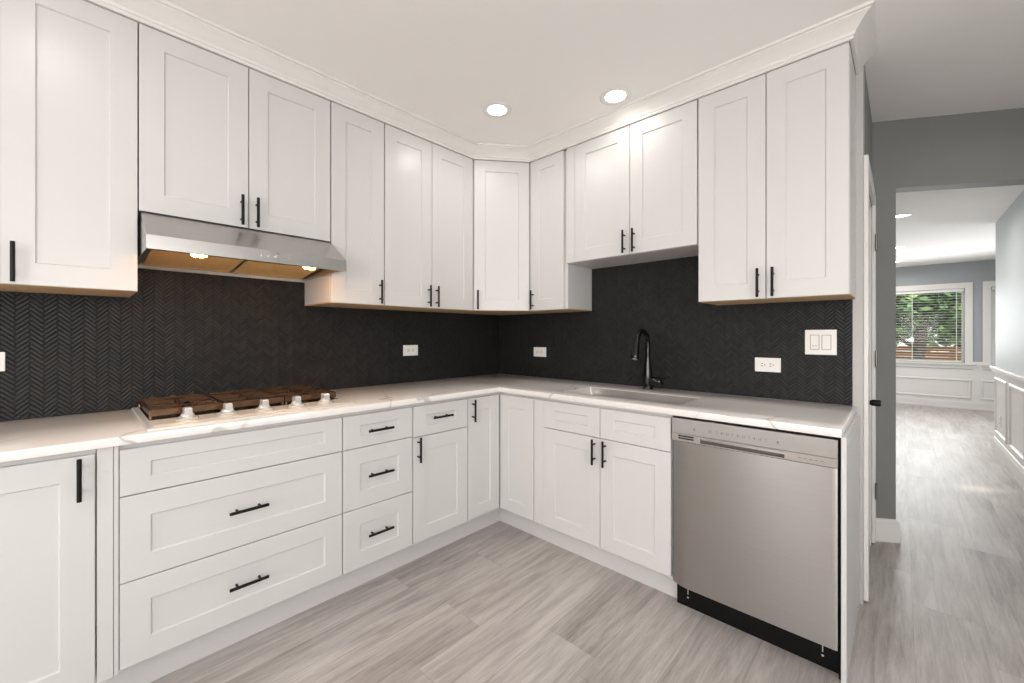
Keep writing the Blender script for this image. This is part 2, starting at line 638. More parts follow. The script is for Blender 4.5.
# ---------------------------------------------------------------- trim
# crown over the cabinets
CP = [(0.0, HT + 0.0015), (0.010, HT + 0.0015), (0.012, HT + 0.004), (0.012, HT + 0.014), (0.017, HT + 0.016), (0.020, HT + 0.026), (0.024, HT + 0.030), (0.036, HT + 0.044),
      (0.052, HT + 0.058), (0.066, HT + 0.066), (0.066, HT + 0.072), (0.076, HT + 0.074), (0.078, CZ - 0.0005), (0.0, CZ - 0.0005)]
bm = B()
sweep(bm, [(DA, -4.6), (DA, -0.615), (0.607, -DB), (2.352, -DB), (2.352, -0.002)], CP)
struct('trim_1', bm, 'trim', 'white crown moulding above the cabinets', smooth=25)

BBP = [(0, 0), (0.016, 0), (0.016, 0.085), (0.012, 0.10), (0.012, 0.118), (0.006, 0.132), (0, 0.135)]
bm = B()
a_ = on_ang(0.0); b_ = on_ang(OP0); c_ = on_ang(OP0, 0.1)
sweep(bm, [a_, b_, c_], BBP)
struct('baseboard_angled', bm, 'trim', 'white baseboard under the grey angled wall', smooth=20)


def frame(bm, u0, u1, v0, v1, w, t, mp, prof=None):
    """picture-frame moulding / casing as four mitred strips, width w, thickness t"""
    o = [(u0, v0), (u1, v0), (u1, v1), (u0, v1)]
    s = [(1, 1), (-1, 1), (-1, -1), (1, -1)]
    pr_ = prof or [(0, 0), (0, t * 0.6), (w * 0.25, t), (w * 0.75, t), (w, t * 0.4), (w, 0)]
    loops = [[mp(o[k][0] + s[k][0] * d, o[k][1] + s[k][1] * d, h) for d, h in pr_] for k in range(4)]
    ring(bm, loops, closed=True)


# far window wall: white wainscot, baseboard, chair rail, picture-frame mouldings
bm = B()
mpw = lambda u, v, w: (u, WY - w, v)
cells(bm, [0.31, W1[0] - 0.1, W1[1] + 0.09, W2[0] - 0.09, W2[1] + 0.1, 4.99], [0.0, 0.665, 0.80],
      lambda u, v: v < 0.665 or not (W1[0] - 0.1 < u < W1[1] + 0.09 or W2[0] - 0.09 < u < W2[1] + 0.1), 0, 0.008, mpw)
for u0, u1 in ((0.40, 1.05), (1.15, 2.2), (2.28, 3.36), (3.46, 4.3), (4.4, 4.9)):
    frame(bm, u0, u1, 0.17, 0.50, 0.035, 0.022, mpw)
struct('trim_2', bm, 'trim', 'white panelled wainscot under the windows', smooth=20)
bm = B()
box(bm, 0.31, 4.99, WY - 0.024, WY - 0.0085, 0.0, 0.115); box(bm, 0.31, 4.99, WY - 0.036, WY - 0.024, 0, 0.03)
struct('baseboard_far', bm, 'trim', 'white baseboard under the windows')
bm = B()
mpr = lambda u, v, w: (RX - w, u, v)
cells(bm, [1.6, RE], [0.0, 0.86], lambda u, v: True, 0, 0.008, mpr)
for u0, u1 in ((3.69, 4.34), (2.85, 3.53), (2.0, 2.7)):
    frame(bm, u0, u1, 0.19, 0.79, 0.035, 0.022, mpr)
box(bm, RX - 0.03, RX - 0.0085, 1.6, RE + 0.0, 0.845, 0.865, 0.003)
box(bm, RX - 0.042, RX, 1.6, RE + 0.02, 0.865, 0.905, 0.006)
struct('trim_3', bm, 'trim', 'white panelled wainscot and chair rail on the right wall', smooth=20)
bm = B()
sweep(bm, [(RX + 0.12, RE), (RX - 0.008, RE), (RX - 0.008, 1.6)][::-1], [(-0.0 - o_ if False else o_, z_) for o_, z_ in [(0, 0), (-0.02, 0), (-0.02, 0.10), (-0.014, 0.115), (-0.006, 0.132), (0, 0.135)]])
struct('baseboard_right', bm, 'trim', 'white baseboard along the right wall', smooth=20)


# ---------------------------------------------------------------- tile backsplashes
def splash(name, label, w, loc, rz, zs):
    o = B()
    for (x0, x1, z0, z1) in zs:
        box(o, x0, x1, 0.0, 0.008, z0, z1)
    o = obj(name, o, 'tile')
    o.location = loc
    o.rotation_euler = (0, 0, rz)
    return tag(o, label, 'backsplash', 'black herringbone tiling')


splash('tile_backsplash', 'black herringbone mosaic tiling on the left wall behind the gas cooktop', 4.6, (0.0, -4.6, 0), A90,
       [(0, 4.6, CT1 + 0.0005, UB - 0.001), (4.6 - 2.335, 4.6 - 1.594, UB - 0.001, 1.55)])
splash('tile_backsplash', 'black herringbone mosaic tiling on the sink wall behind the black faucet', 2.34, (0.0, 0.0, 0), 0,
       [(0.001, 2.3385, CT1 + 0.0005, UB - 0.001), (0.919, 1.743, UB - 0.001, 1.712)])


# ---------------------------------------------------------------- cabinets
def panel(name, x0, x1, z0, z1, yf, parent, rw=0.075, rh=0.075, t=0.02, rec=0.007, label=None):
    """shaker front with the outer face at y = yf (front is -y)"""
    yb = yf + t
    bv = 0.0014
    lo = [(0, 0, yb), (0, 0, yf + bv), (bv, bv, yf), (rw, rh, yf), (rw + 0.004, rh + 0.004, yf + rec)]
    bm = B()
    ring(bm, [[(x0 + a, y, z0 + b), (x1 - a, y, z0 + b), (x1 - a, y, z1 - b), (x0 + a, y, z1 - b)] for a, b, y in lo])
    o = obj(name, bm, 'cab', parent)
    if label:
        o['label'] = label
    return o


HAND = {}


def handle(parent, x, z, yf, vert=True, L=0.133):
    """black bar pull centred at x, z in front of the face y = yf"""
    key = vert
    if key not in HAND:
        bm = B()
        r, so = 0.006, 0.030
        ax = (lambda s: (0, -so, s)) if vert else (lambda s: (s, -so, 0))
        bx_ = (lambda s: (0, 0.0, s)) if vert else (lambda s: (s, 0.0, 0))
        tube(bm, [ax(-L / 2), ax(-L / 2 + 0.001), ax(L / 2 - 0.001), ax(L / 2)], [r * 0.8, r, r, r * 0.8], 14)
        for s in (-L * 0.29, L * 0.29):
            tube(bm, [bx_(s), ax(s)], 0.0045, 10)
        HAND[key] = obj('handle', bm, 'black', parent, 40)
        o = HAND[key]
    else:
        o = HAND[key].copy()
        COL.objects.link(o)
        o.parent = parent
    o.location = (x, yf - 0.0002, z)
    return o


def upper(label, loc, rz, w, z0, depth, doors, bottom='ply', filler=None, group='white shaker wall cabinets'):
    t = thing('wall_cabinet', label, 'cabinet', (loc[0], loc[1], 0), rz, group)
    bm = B()
    bb = 0.005 if bottom else 0.0
    box(bm, 0.001, w - 0.001, -(depth - 0.021), -0.001, z0 + bb + 0.0005, HT + 0.002, 0.0008)
    if filler:
        box(bm, filler[0], filler[1], -(depth - 0.001), -(depth - 0.0205), z0, HT + 0.002, 0.0008)
    obj('carcass', bm, 'cab', t)
    if bottom:
        bm = B()
        box(bm, 0.001, w - 0.001, -(depth - 0.022), -0.002, z0, z0 + 0.005)
        o = obj('bottom_panel', bm, bottom, t)
        if bottom == 'ply':
            o['label'] = 'bare tan plywood underside'
    for x0, x1, side in doors:
        d = panel('door', x0 + 0.0018, x1 - 0.0018, z0 + 0.001, HT, -depth, t)
        hx = x1 - 0.030 if side == 'R' else x0 + 0.030
        handle(d, hx, z0 + 0.0735, -depth)
    return t


upper('tall white wall cabinet at the far left, beyond the range hood', (0, -3.0), A90, 0.665, UB, DA,
      [(0.003, 0.327, 'R'), (0.327, 0.6655, 'L')])
upper('short white double-door wall cabinet directly above the range hood', (0, -2.333), A90, 0.740, 1.731, DA,
      [(-0.001, 0.371, 'R'), (0.371, 0.739, 'L')], bottom='cab')
upper('narrow single-door white wall cabinet just right of the range hood', (0, -1.592), A90, 0.304, UB, DA,
      [(0.001, 0.303, 'R')])
upper('tall white double-door wall cabinet on the left wall beside the corner one', (0, -1.287), A90, 0.672, UB, DA,
      [(0.001, 0.328, 'R'), (0.328, 0.668, 'L')])
# diagonal corner
t = thing('wall_cabinet', 'angled single-door white wall cabinet filling the room corner', 'cabinet', (0, 0, 0), 0, 'white shaker wall cabinets')
pa, pb = Vector((DA, -0.6135)), Vector((0.6055, -DB))
dv = (pb - pa)
wd = dv.length
dn = dv.normalized()
nn = Vector((dn.y, -dn.x))
qa, qb = pa - nn * 0.021, pb - nn * 0.021
bm = B()
poly = [(0.001, -0.6135), (qa.x - 0.004, -0.6135), (qa.x, qa.y), (qb.x, qb.y), (0.6055, qb.y + 0.004), (0.6055, -0.001), (0.001, -0.001)]
ring(bm, [[(x, y, UB + 0.0055) for x, y in poly], [(x, y, HT + 0.002) for x, y in poly]])
obj('carcass', bm, 'cab', t)
bm = B()
ring(bm, [[(x, y, UB) for x, y in poly], [(x, y, UB + 0.005) for x, y in poly]])
obj('bottom_panel', bm, 'ply', t)['label'] = 'bare tan plywood underside'
d = panel('door', 0.004, wd - 0.004, UB + 0.001, HT, 0.0, t)
d.location = (pa.x, pa.y, 0)
d.rotation_euler = (0, 0, math.atan2(dv.y, dv.x))
handle(d, 0.030, UB + 0.0735, 0.0)

upper('narrow single-door white wall cabinet on the sink wall beside the corner one', (0.607, 0), 0, 0.311, UB, DB,
      [(0.001, 0.290, 'L')])
upper('short white double-door wall cabinet above the sink and faucet', (0.919, 0), 0, 0.826, 1.714, DB,
      [(0.066, 0.447, 'R'), (0.447, 0.824, 'L')], bottom='cab', filler=(0.001, 0.066))
upper('tall white double-door wall cabinet at the right end above the light switch', (1.746, 0), 0, 0.605, UB, DB,
      [(0.001, 0.304, 'R'), (0.304, 0.604, 'L')])

# base cabinets
ZB, Z1, Z2, ZT = 0.137, 0.421, 0.7095, 0.866
BG = 'white shaker base cabinets'


def base(label, loc, rz, w, open_top=False):
    t = thing('base_cabinet', label, 'cabinet', (loc[0], loc[1], 0), rz, BG)
    bm = B()
    if open_top:
        box(bm, 0.0008, w - 0.0008, -(DF - 0.0212), -0.01, 0.124, 0.655, 0.0006)
        box(bm, 0.0008, w - 0.0008, -(DF - 0.0212), -(DF - 0.040), 0.655, 0.884, 0.0006)
        box(bm, 0.0008, w - 0.0008, -0.030, -0.01, 0.655, 0.884, 0.0006)
    else:
        box(bm, 0.0008, w - 0.0008, -(DF - 0.0212), -0.01, 0.124, 0.884, 0.0006)
    obj('carcass', bm, 'cab', t)
    return t


G_ = 0.0018
# far left: single door with handle on its right, plus filler stile
t = base('white single-door base cabinet left of the cooktop drawers', (0, -3.2), A90, 0.745)
d = panel('door', 0.40 - 0.10, 0.742, ZB, ZT, -DF, t)
handle(d, 0.707, 0.797, -DF)
d = panel('door', 0.002, 0.297, ZB, ZT, -DF, t)
t = thing('filler_strip', 'narrow white filler strip between left base door and cooktop drawers', 'filler', (0, -2.4545, 0), A90)
bm = B()
box(bm, 0.0005, 0.0385, -(DF - 0.002), -(DF - 0.03), 0.125, 0.884, 0.0012)
obj('strip', bm, 'cab', t)
bm = B(); box(bm, 0.0395, 0.0515, -(DF - 0.004), -(DF - 0.03), 0.125, 0.884, 0.0012)
obj('edge_strip', bm, 'cab', t)
# wide cooktop drawers
W = 2.4025 - 1.6537
t = base('wide white three-drawer base cabinet under the gas cooktop', (0, -2.4025), A90, W)
panel('drawer_front', 0.002, W - G_, Z2 + G_, ZT, -DF, t, 0.077, 0.050)['label'] = 'false drawer front without a handle'
for z0, z1, hz in ((Z1 + G_, Z2 - G_, 0.567), (ZB, Z1 - G_, 0.278)):
    d = panel('drawer', 0.002, W - G_, z0, z1, -DF, t, 0.077, 0.076)
    handle(d, 0.369, hz, -DF, False)
W = 1.6537 - 1.276
t = base('narrow white three-drawer base cabinet right of the cooktop drawers', (0, -1.6537), A90, W)
for z0, z1, hz, rh in ((Z2 + G_, ZT, 0.786, 0.050), (Z1 + G_, Z2 - G_, 0.571, 0.076), (ZB, Z1 - G_, 0.285, 0.076)):
    d = panel('drawer', 0.003, W - 0.003, z0, z1, -DF, t, 0.082, rh)
    handle(d, 0.182, hz, -DF, False)
W = 1.276 - 0.896
t = base('white base cabinet with one drawer over one door near the corner', (0, -1.276), A90, W)
d = panel('drawer', 0.003, W - 0.003, Z2 - 0.006, ZT, -DF, t, 0.082, 0.052)
handle(d, 0.18, 0.795, -DF, False)
d = panel('door', 0.003, W - 0.003, ZB, Z2 - 0.010, -DF, t)
handle(d, 0.030, 0.637, -DF)
# corner base
t = thing('base_cabinet', 'white corner base cabinet with two tall doors meeting at right angles', 'cabinet', (0, 0, 0), 0, BG)
bm = B()
poly = [(0.01, -0.895), (DF - 0.021, -0.895), (DF - 0.021, -DF + 0.021), (0.914, -DF + 0.021), (0.914, -0.01), (0.01, -0.01)]
ring(bm, [[(x, y, 0.124) for x, y in poly], [(x, y, 0.884) for x, y in poly]])
obj('carcass', bm, 'cab', t)
d = panel('door', 0.003, 0.268 - 0.004, ZB, ZT, 0.0, t, 0.076, 0.074)
d.location = (DF, -0.896, 0); d.rotation_euler = (0, 0, A90)
handle(d, 0.034, 0.794, 0.0)
d = panel('door', 0.004 + DF, 0.9115, ZB, ZT, -DF, t, 0.072, 0.074)
# sink base
SW = 1.739 - 0.9155
t = base('white base cabinet with two doors and two false drawer fronts below the sink', (0.9155, 0), 0, SW, True)
bm = B(); box(bm, 0.002, 0.0765, -(DF - 0.0002), -(DF - 0.0205), 0.137, 0.866, 0.001)
obj('stile', bm, 'cab', t)
X0, XM, X1 = 0.0768, 0.4505, SW - 0.002
for a, b in ((X0, XM - G_), (XM + G_, X1)):
    panel('drawer_front', a, b, Z2 + G_, ZT, -DF, t, 0.076, 0.050)['label'] = 'false drawer front without a handle'
for a, b, hx in ((X0, XM - G_, XM - 0.030), (XM + G_, X1, XM + 0.033)):
    d = panel('door', a, b, ZB, Z2 - G_, -DF, t)
    handle(d, hx, 0.638, -DF)

# toe kicks
bm = B(); box(bm, DK - 0.015, DK, -3.2, -DK, 0.0, 0.1235)
tag(obj('toe_kick_board', bm, 'cab'), 'white toe kick board along the floor beneath the drawer cabinets', 'toe kick')
bm = B(); box(bm, DK, 1.748, -DK, -DK + 0.015, 0.0, 0.1235)
tag(obj('toe_kick_board', bm, 'cab'), 'white toe kick board along the floor beneath the sink cabinet', 'toe kick')
# end panel
bm = B(); box(bm, 2.349, 2.3645, -DF, -0.002, 0.0, 0.8842, 0.0012)
tag(obj('end_panel', bm, 'cab'), 'white end panel closing the right side of the dishwasher', 'cabinet panel')

# ---------------------------------------------------------------- worktop
SX0, SX1, SY0, SY1 = 1.055, 1.735, -0.525, -0.235
bm = B()
cells(bm, [0.0005, 0.6483, SX0, SX1, 2.3535], [-3.25, -0.6483, SY0, SY1, -0.0005],
      lambda u, v: (u < 0.6483 or v > -0.6483) and not (SX0 < u < SX1 and SY0 < v < SY1), CT0, CT1, lambda u, v, w: (u, v, w))
bevel_sharp(bm, 0.003)
tag(obj('worktop', bm, 'quartz', None, 50), 'L-shaped white quartz worktop with grey veins running around the corner', 'worktop')

# ---------------------------------------------------------------- sink
t = thing('kitchen_sink', 'stainless steel undermount sink set into the worktop below the faucet', 'sink', (1.395, -0.38, CT0 - 0.001))


def rrect(hx, hy, r, z, n=6):
    pts = []
    for cx_, cy_, a0 in ((hx - r, hy - r, 0), (-hx + r, hy - r, 90), (-hx + r, -hy + r, 180), (hx - r, -hy + r, 270)):
        for k in range(n + 1):
            a = math.radians(a0 + 90 * k / n)
            pts.append((cx_ + r * math.cos(a), cy_ + r * math.sin(a), z))
    return pts


hx, hy = (SX1 - SX0) / 2 + 0.001, (SY1 - SY0) / 2 + 0.001
bm = B()
hx, hy = hx - 0.0015, hy - 0.0015
ring(bm, [rrect(hx, hy, 0.004, 0.0285), rrect(hx - 0.0015, hy - 0.0015, 0.006, 0.0285), rrect(hx - 0.002, hy - 0.002, 0.012, 0.0), rrect(hx - 0.004, hy - 0.004, 0.03, -0.02),
          rrect(hx - 0.006, hy - 0.006, 0.04, -0.17), rrect(hx - 0.016, hy - 0.016, 0.045, -0.195), rrect(hx - 0.04, hy - 0.04, 0.045, -0.205),
          rrect(0.045, 0.045, 0.044, -0.212)], False, False)
obj('basin', bm, 'sinks', t, 40)
bm = B()
lathe(bm, [(0.044, -0.2125), (0.040, -0.210), (0.030, -0.216), (0.012, -0.216), (0.010, -0.208), (0.0, -0.208)], seg=24, cap0=False, cap1=False)
obj('drain', bm, 'knob', t, 40)

# ---------------------------------------------------------------- faucet
t = thing('faucet', 'glossy black gooseneck pull-down faucet standing behind the sink', 'faucet', (1.372, -0.085, CT1), math.radians(3))
bm = B()
lathe(bm, [(0.031, 0.0005), (0.031, 0.006), (0.028, 0.010), (0.028, 0.07), (0.026, 0.10), (0.020, 0.15), (0.0155, 0.20)], seg=28)
obj('body', bm, 'gloss', t, 35)
bm = B()
pts, rad = [(0, 0, 0.19), (0, 0, 0.24)], [0.0152, 0.0152]
R_ = 0.080
for k in range(19):
    a = math.radians(180 - 10 * k * 0.93)
    pts.append((0, -(R_ + R_ * math.cos(a)), 0.276 + R_ * math.sin(a)))
    rad.append(0.0148)
tube(bm, pts, rad, 20)
obj('spout', bm, 'gloss', t, 35)
lp, l2 = Vector(pts[-1]), Vector(pts[-2])
dr = (lp - l2).normalized()
bm = B()
hp = [lp - dr * 0.004, lp + dr * 0.004, lp + dr * 0.03, lp + dr * 0.075, lp + dr * 0.100, lp + dr * 0.105]
tube(bm, hp, [0.0155, 0.0165, 0.0175, 0.0225, 0.024, 0.021], 22)
obj('spray_head', bm, 'gloss', t, 35)
bm = B()
tube(bm, [lp + dr * 0.1045, lp + dr * 0.1085], [0.0165, 0.0155], 20)
obj('nozzle', bm, 'hinge', t, 35)
bm = B()
tube(bm, [(0.015, 0, 0.050), (0.045, 0, 0.050), (0.070, 0, 0.050), (0.085, 0, 0.050), (0.090, 0, 0.050)], [0.026, 0.028, 0.028, 0.022, 0.010], 22)
tube(bm, [(0.072, -0.002, 0.055), (0.092, -0.008, 0.062), (0.115, -0.018, 0.070), (0.138, -0.026, 0.082), (0.142, -0.028, 0.085)],
     [0.011, 0.0095, 0.0085, 0.009, 0.005], 12)
obj('lever', bm, 'gloss', t, 35)

# ---------------------------------------------------------------- dishwasher
DX0, DX1 = 1.7445, 2.3405
t = thing('dishwasher', 'stainless steel dishwasher with a black toe kick built under the worktop end', 'dishwasher', (DX0, 0, 0))
dw = DX1 - DX0
bm = B(); box(bm, 0.004, dw - 0.004, -0.585, -0.02, 0.10, 0.872)
box(bm, -0.002, 0.0005, -0.60, -0.10, 0.12, 0.872); box(bm, dw + 0.0005, dw + 0.0065, -0.60, -0.10, 0.0, 0.882)
box(bm, 0.0, dw, -0.60, -0.10, 0.8755, 0.8842)
obj('tub_housing', bm, 'gap', t)
ZS, ZC = 0.772, 0.804
bm = B()
# curved brushed door
n = 60
lo, hi = [], []
prof = []
for k in range(n + 1):
    x = dw * k / n
    y = -0.641 + 0.022 * max(0.0, 1 - x / 0.075) ** 2 + 0.002 * max(0.0, 1 - (dw - x) / 0.008) ** 2
    prof.append((x, y))
outl = prof + [(dw, -0.592), (0, -0.592)]
ring(bm, [[(x, y, 0.123) for x, y in outl], [(x, y + 0.0, 0.125) for x, y in outl], [(x, y, ZS - 0.001) for x, y in outl]])
obj('door', bm, 'dws', t, 30)
# pocket-handle strip
PX0, PX1 = 0.125, 0.435
bm = B()
cells(bm, [0, PX0, PX1, dw], [ZS, ZS + 0.004, ZC - 0.002, ZC], lambda u, v: not (PX0 < u < PX1 and ZS + 0.004 < v < ZC - 0.002), -0.634, -0.592,
      lambda u, v, w: (u, w, v))
o = obj('handle_pocket_frame', bm, 'steel', t)
pk = [(-0.6335, ZC - 0.0025), (-0.6335, ZC - 0.006), (-0.612, ZC - 0.008), (-0.604, ZC - 0.014), (-0.606, ZS + 0.012), (-0.622, ZS + 0.0045),
      (-0.600, ZS + 0.0045), (-0.594, ZC - 0.0025)]
ring(bm := B(), [[(x_, y, z) for y, z in pk] for x_ in (PX0, PX1)])
obj('handle', bm, 'dwl', t, 30)
bm = B(); box(bm, 0, dw, -0.633, -0.592, ZC + 0.0005, 0.8725, 0.0015)
ctrl = obj('control_panel', bm, 'dwl', t)
bm = B()
for k in range(2):
    box(bm, 0.030, 0.097, -0.6352, -0.6338, 0.782 + k * 0.0105, 0.788 + k * 0.0105)
obj('vent_slots', bm, 'kick', t)
# printed control icons, each its own small mark
xs = [0.100, 0.165, 0.192, 0.212, 0.233, 0.252, 0.273, 0.293, 0.315, 0.333, 0.352, 0.372, 0.413]
for k, x in enumerate(xs):
    zz = 0.833
    bm = B()
    mk = lambda a, b, c_, d_: box(bm, x + a, x + b, -0.6336, -0.6329, zz + c_, zz + d_)
    if k in (0, len(xs) - 1):
        mk(-0.008, 0.008, -0.008, -0.0068)
        ring(bm, [[(x + 0.004 * math.cos(a_), y_, zz + 0.004 * math.sin(a_)) for a_ in [2 * PI * q / 10 for q in range(10)]] for y_ in (-0.6336, -0.6329)])
    elif k % 3 == 0:
        mk(-0.0012, 0.0012, -0.006, -0.0011); mk(-0.0012, 0.0012, 0.0011, 0.006); mk(-0.005, 0.005, -0.001, 0.001)
    elif k % 3 == 1:
        mk(-0.0043, -0.0027, -0.006, 0.006); mk(0.0027, 0.0043, -0.006, 0.006)
    else:
        mk(-0.004, 0.004, 0.003, 0.0045); mk(-0.004, 0.004, -0.0045, -0.003)
    obj('icon', bm, 'print', ctrl)
bm = B()
for k in range(5):
    x = 0.478 + k * 0.017
    box(bm, x, x + 0.011, -0.6346, -0.6339, 0.7865, 0.7882)
obj('indicator_marks', bm, 'print', t)
bm = B(); box(bm, 0.0, dw + 0.0065, -0.572, -0.55, 0.001, 0.1205)
tk = obj('toe_kick', bm, 'kick', t)
for x in (0.05, dw - 0.05):
    bm = B()
    box(bm, x - 0.0015, x + 0.0015, -0.5728, -0.5715, 0.058, 0.098)
    tube(bm, [(x, -0.5715, 0.044), (x, -0.5732, 0.044)], 0.004, 12)
    obj('screw', bm, 'mark', tk)

# ---------------------------------------------------------------- cooktop
t = thing('gas_cooktop', 'stainless steel gas cooktop with dark grates set on the worktop', 'cooktop', (0.345, -1.957, CT1))
# local axes = world axes; body half sizes
bx0, bx1, by0, by1 = -0.330, 0.272, -0.374, 0.376
bm = B()
ring(bm, [[(bx0, by0, 0.0005), (bx1, by0, 0.0005), (bx1, by1, 0.0005), (bx0, by1, 0.0005)],
          [(bx0, by0, 0.007), (bx1, by0, 0.007), (bx1, by1, 0.007), (bx0, by1, 0.007)],
          [(bx0 + 0.004, by0 + 0.004, 0.009), (bx1 - 0.004, by0 + 0.004, 0.009), (bx1 - 0.004, by1 - 0.004, 0.009), (bx0 + 0.004, by1 - 0.004, 0.009)],
          [(bx0 + 0.014, by0 + 0.014, 0.009), (bx1 - 0.022, by0 + 0.014, 0.009), (bx1 - 0.022, by1 - 0.014, 0.009), (bx0 + 0.014, by1 - 0.014, 0.009)],
          [(bx0 + 0.018, by0 + 0.018, 0.013), (bx1 - 0.03, by0 + 0.018, 0.013), (bx1 - 0.03, by1 - 0.018, 0.013), (bx0 + 0.018, by1 - 0.018, 0.013)]])
obj('body', bm, 'ctop', t)


bm = B(); box(bm, bx0 + 0.02, 0.118, by0 + 0.019, by1 - 0.019, 0.0132, 0.0145)
obj('burner_pan', bm, 'pan', t)


def burner(cx_, cy_, r):
    bm = B()
    lathe(bm, [(r * 1.25, 0.0147), (r * 1.2, 0.0165), (r * 0.95, 0.018), (r * 0.92, 0.026), (r, 0.027), (r, 0.031), (r * 0.9, 0.034), (0.0, 0.0345)],
          (cx_, cy_, 0), 26, True, False)
    obj('burner', bm, 'iron', t, 35)


for cx_, cy_, r in ((-0.185, -0.235, 0.035), (0.005, -0.235, 0.028), (-0.09, 0.002, 0.045), (-0.185, 0.24, 0.028), (0.005, 0.24, 0.035)):
    burner(cx_, cy_, r)


def grate(y0, y1, cs):
    bm = B()
    gx0, gx1 = -0.308, 0.094
    zt, bw = 0.048, 0.011
    bar = lambda xa, xb, ya, yb, za=zt - 0.017, zb=zt: box(bm, xa, xb, ya, yb, za, zb, 0.002)
    bar(gx0, gx0 + bw, y0, y1, zt - 0.022); bar(gx1 - bw, gx1, y0, y1, zt - 0.026)
    bar(gx0 + bw, gx1 - bw, y0, y0 + bw, zt - 0.022); bar(gx0 + bw, gx1 - bw, y1 - bw, y1, zt - 0.022)
    bar(gx0 + bw, gx1 - bw, (y0 + y1) / 2 - 0.005, (y0 + y1) / 2 + 0.005)
    for cx_ in cs:
        bar(cx_ - 0.005, cx_ + 0.005, y0 + bw, (y0 + y1) / 2 - 0.006)
        bar(cx_ - 0.005, cx_ + 0.005, (y0 + y1) / 2 + 0.006, y1 - bw)
        for s in (-0.045, 0.045):
            bar(cx_ + s - 0.004, cx_ + s + 0.004, y0 + bw, y0 + bw + 0.07)
            bar(cx_ + s - 0.004, cx_ + s + 0.004, y1 - bw - 0.07, y1 - bw)
    for x in (gx0 + 0.006, gx1 - 0.006):
        for y in (y0 + 0.006, y1 - 0.006):
            tube(bm, [(x, y, 0.0135), (x, y, zt - 0.02)], [0.007, 0.006], 8)
    for y in (y0 + 0.05, (y0 + y1) / 2, y1 - 0.05):   # raised lugs along the back
        box(bm, gx0, gx0 + 0.010, y - 0.008, y + 0.008, zt - 0.001, zt + 0.007, 0.002)
    obj('grate', bm, 'iron', t)


grate(-0.354, -0.118, (-0.185, 0.005)); grate(-0.114, 0.116, (-0.15, -0.03)); grate(0.120, 0.356, (-0.185, 0.005))
kn = None
for (x, y) in ((0.176, -0.250), (0.176, -0.120), (0.176, 0.011), (0.176, 0.141), (0.176, 0.268)):
    if kn is None:
        bm = B()
        lathe(bm, [(0.032, 0.0), (0.033, 0.004), (0.026, 0.008), (0.020, 0.010), (0.0185, 0.016), (0.016, 0.019), (0.0, 0.0195)], seg=28, cap1=False)
        ring(bm, [[(sx * 0.011, sy_ * (0.018), z) for sx, sy_ in ((-1, -1), (1, -1), (1, 1), (-1, 1))] for z in (0.010, 0.034)]
             + [[(sx * 0.008, sy_ * 0.014, 0.038) for sx, sy_ in ((-1, -1), (1, -1), (1, 1), (-1, 1))]])
        kn = obj('control_knob', bm, 'knob', t, 30)
        o = kn
    else:
        o = kn.copy(); COL.objects.link(o); o.parent = t
    o.location = (x, y, 0.0132)
    o.rotation_euler = (0, 0, math.radians(90))
    o.scale = (1.1, 1.1, 1.15)

# ---------------------------------------------------------------- range hood
t = thing('range_hood', 'stainless steel under-cabinet range hood with two lit lamps above the cooktop', 'range hood', (0, -1.9595, 1.560))
hw = 0.3675
ZT_ = 0.1685
bm = B()
# side outline (x, z)
side = [(0.010, 0.004), (0.010, ZT_), (DA - 0.004, ZT_), (0.535, 0.052), (0.535, 0.0), (0.515, 0.0), (0.515, 0.056), (0.025, 0.056), (0.025, 0.004)]
ring(bm, [[(x, -hw, z) for x, z in side], [(x, hw, z) for x, z in side]])
for s in (-1, 1):     # side skirts close the underside recess
    a, b = (hw - 0.02, hw) if s > 0 else (-hw, -hw + 0.02)
    box(bm, 0.0255, 0.5145, a + 0.0002, b - 0.0002, 0.001, 0.0558)
bevel_sharp(bm, 0.0012)
obj('canopy', bm, 'steel', t)
for s in (-1, 1):
    bm = B()
    a, b = (0.008, hw - 0.035) if s > 0 else (-hw + 0.035, -0.008)
    sl = lambda x: 0.004 + (x - 0.03) * 0.108
    cells(bm, [0.030, 0.042, 0.423, 0.435], [a, a + 0.012, b - 0.012, b], lambda u, v: not (0.042 < u < 0.423 and a + 0.012 < v < b - 0.012), 0.0, 0.008,
          lambda u, v, w: (u, v, w + sl(u)))
    cells(bm, [0.042, 0.423], [a + 0.012, b - 0.012], lambda u, v: True, 0.002, 0.008, lambda u, v, w: (u, v, w + sl(u)))
    obj('grease_filter', bm, 'mesh', t)
bm = B(); box(bm, 0.440, 0.5145, -hw + 0.021, hw - 0.021, 0.018, 0.0555, 0.001)
obj('lamp_rail', bm, 'steel', t)
for y in (-0.205, 0.215):
    bm = B()
    lathe(bm, [(0.034, 0.0175), (0.034, 0.012), (0.028, 0.011), (0.028, 0.0175)], (0.477, y, 0), 26, False, False)
    lr = obj('lamp', bm, 'knob', t, 35)
    bm = B()
    lathe(bm, [(0.0275, 0.0135), (0.026, 0.003), (0.020, -0.001), (0.0, -0.002)], (0.477, y, 0), 26, True, False)
    o = obj('lens', bm, 'warm', lr, 35)
    o['label'] = 'glowing warm lens'
    area('hood_lamp', (0.470, -1.9595 + y, 1.554), (0.34, -1.9595 + y, 0.9), 0.05, 0.05, 0.35, (1.0, 0.84, 0.62), 'DISK', math.radians(130))
for k in range(5):
    y = 0.000 + k * 0.027
    bm = B()
    tube(bm, [(0.5352, y, 0.027), (0.5385, y, 0.027)], 0.0055 if k < 3 else 0.0035, 14)
    obj('button', bm, 'knob', t, 35)


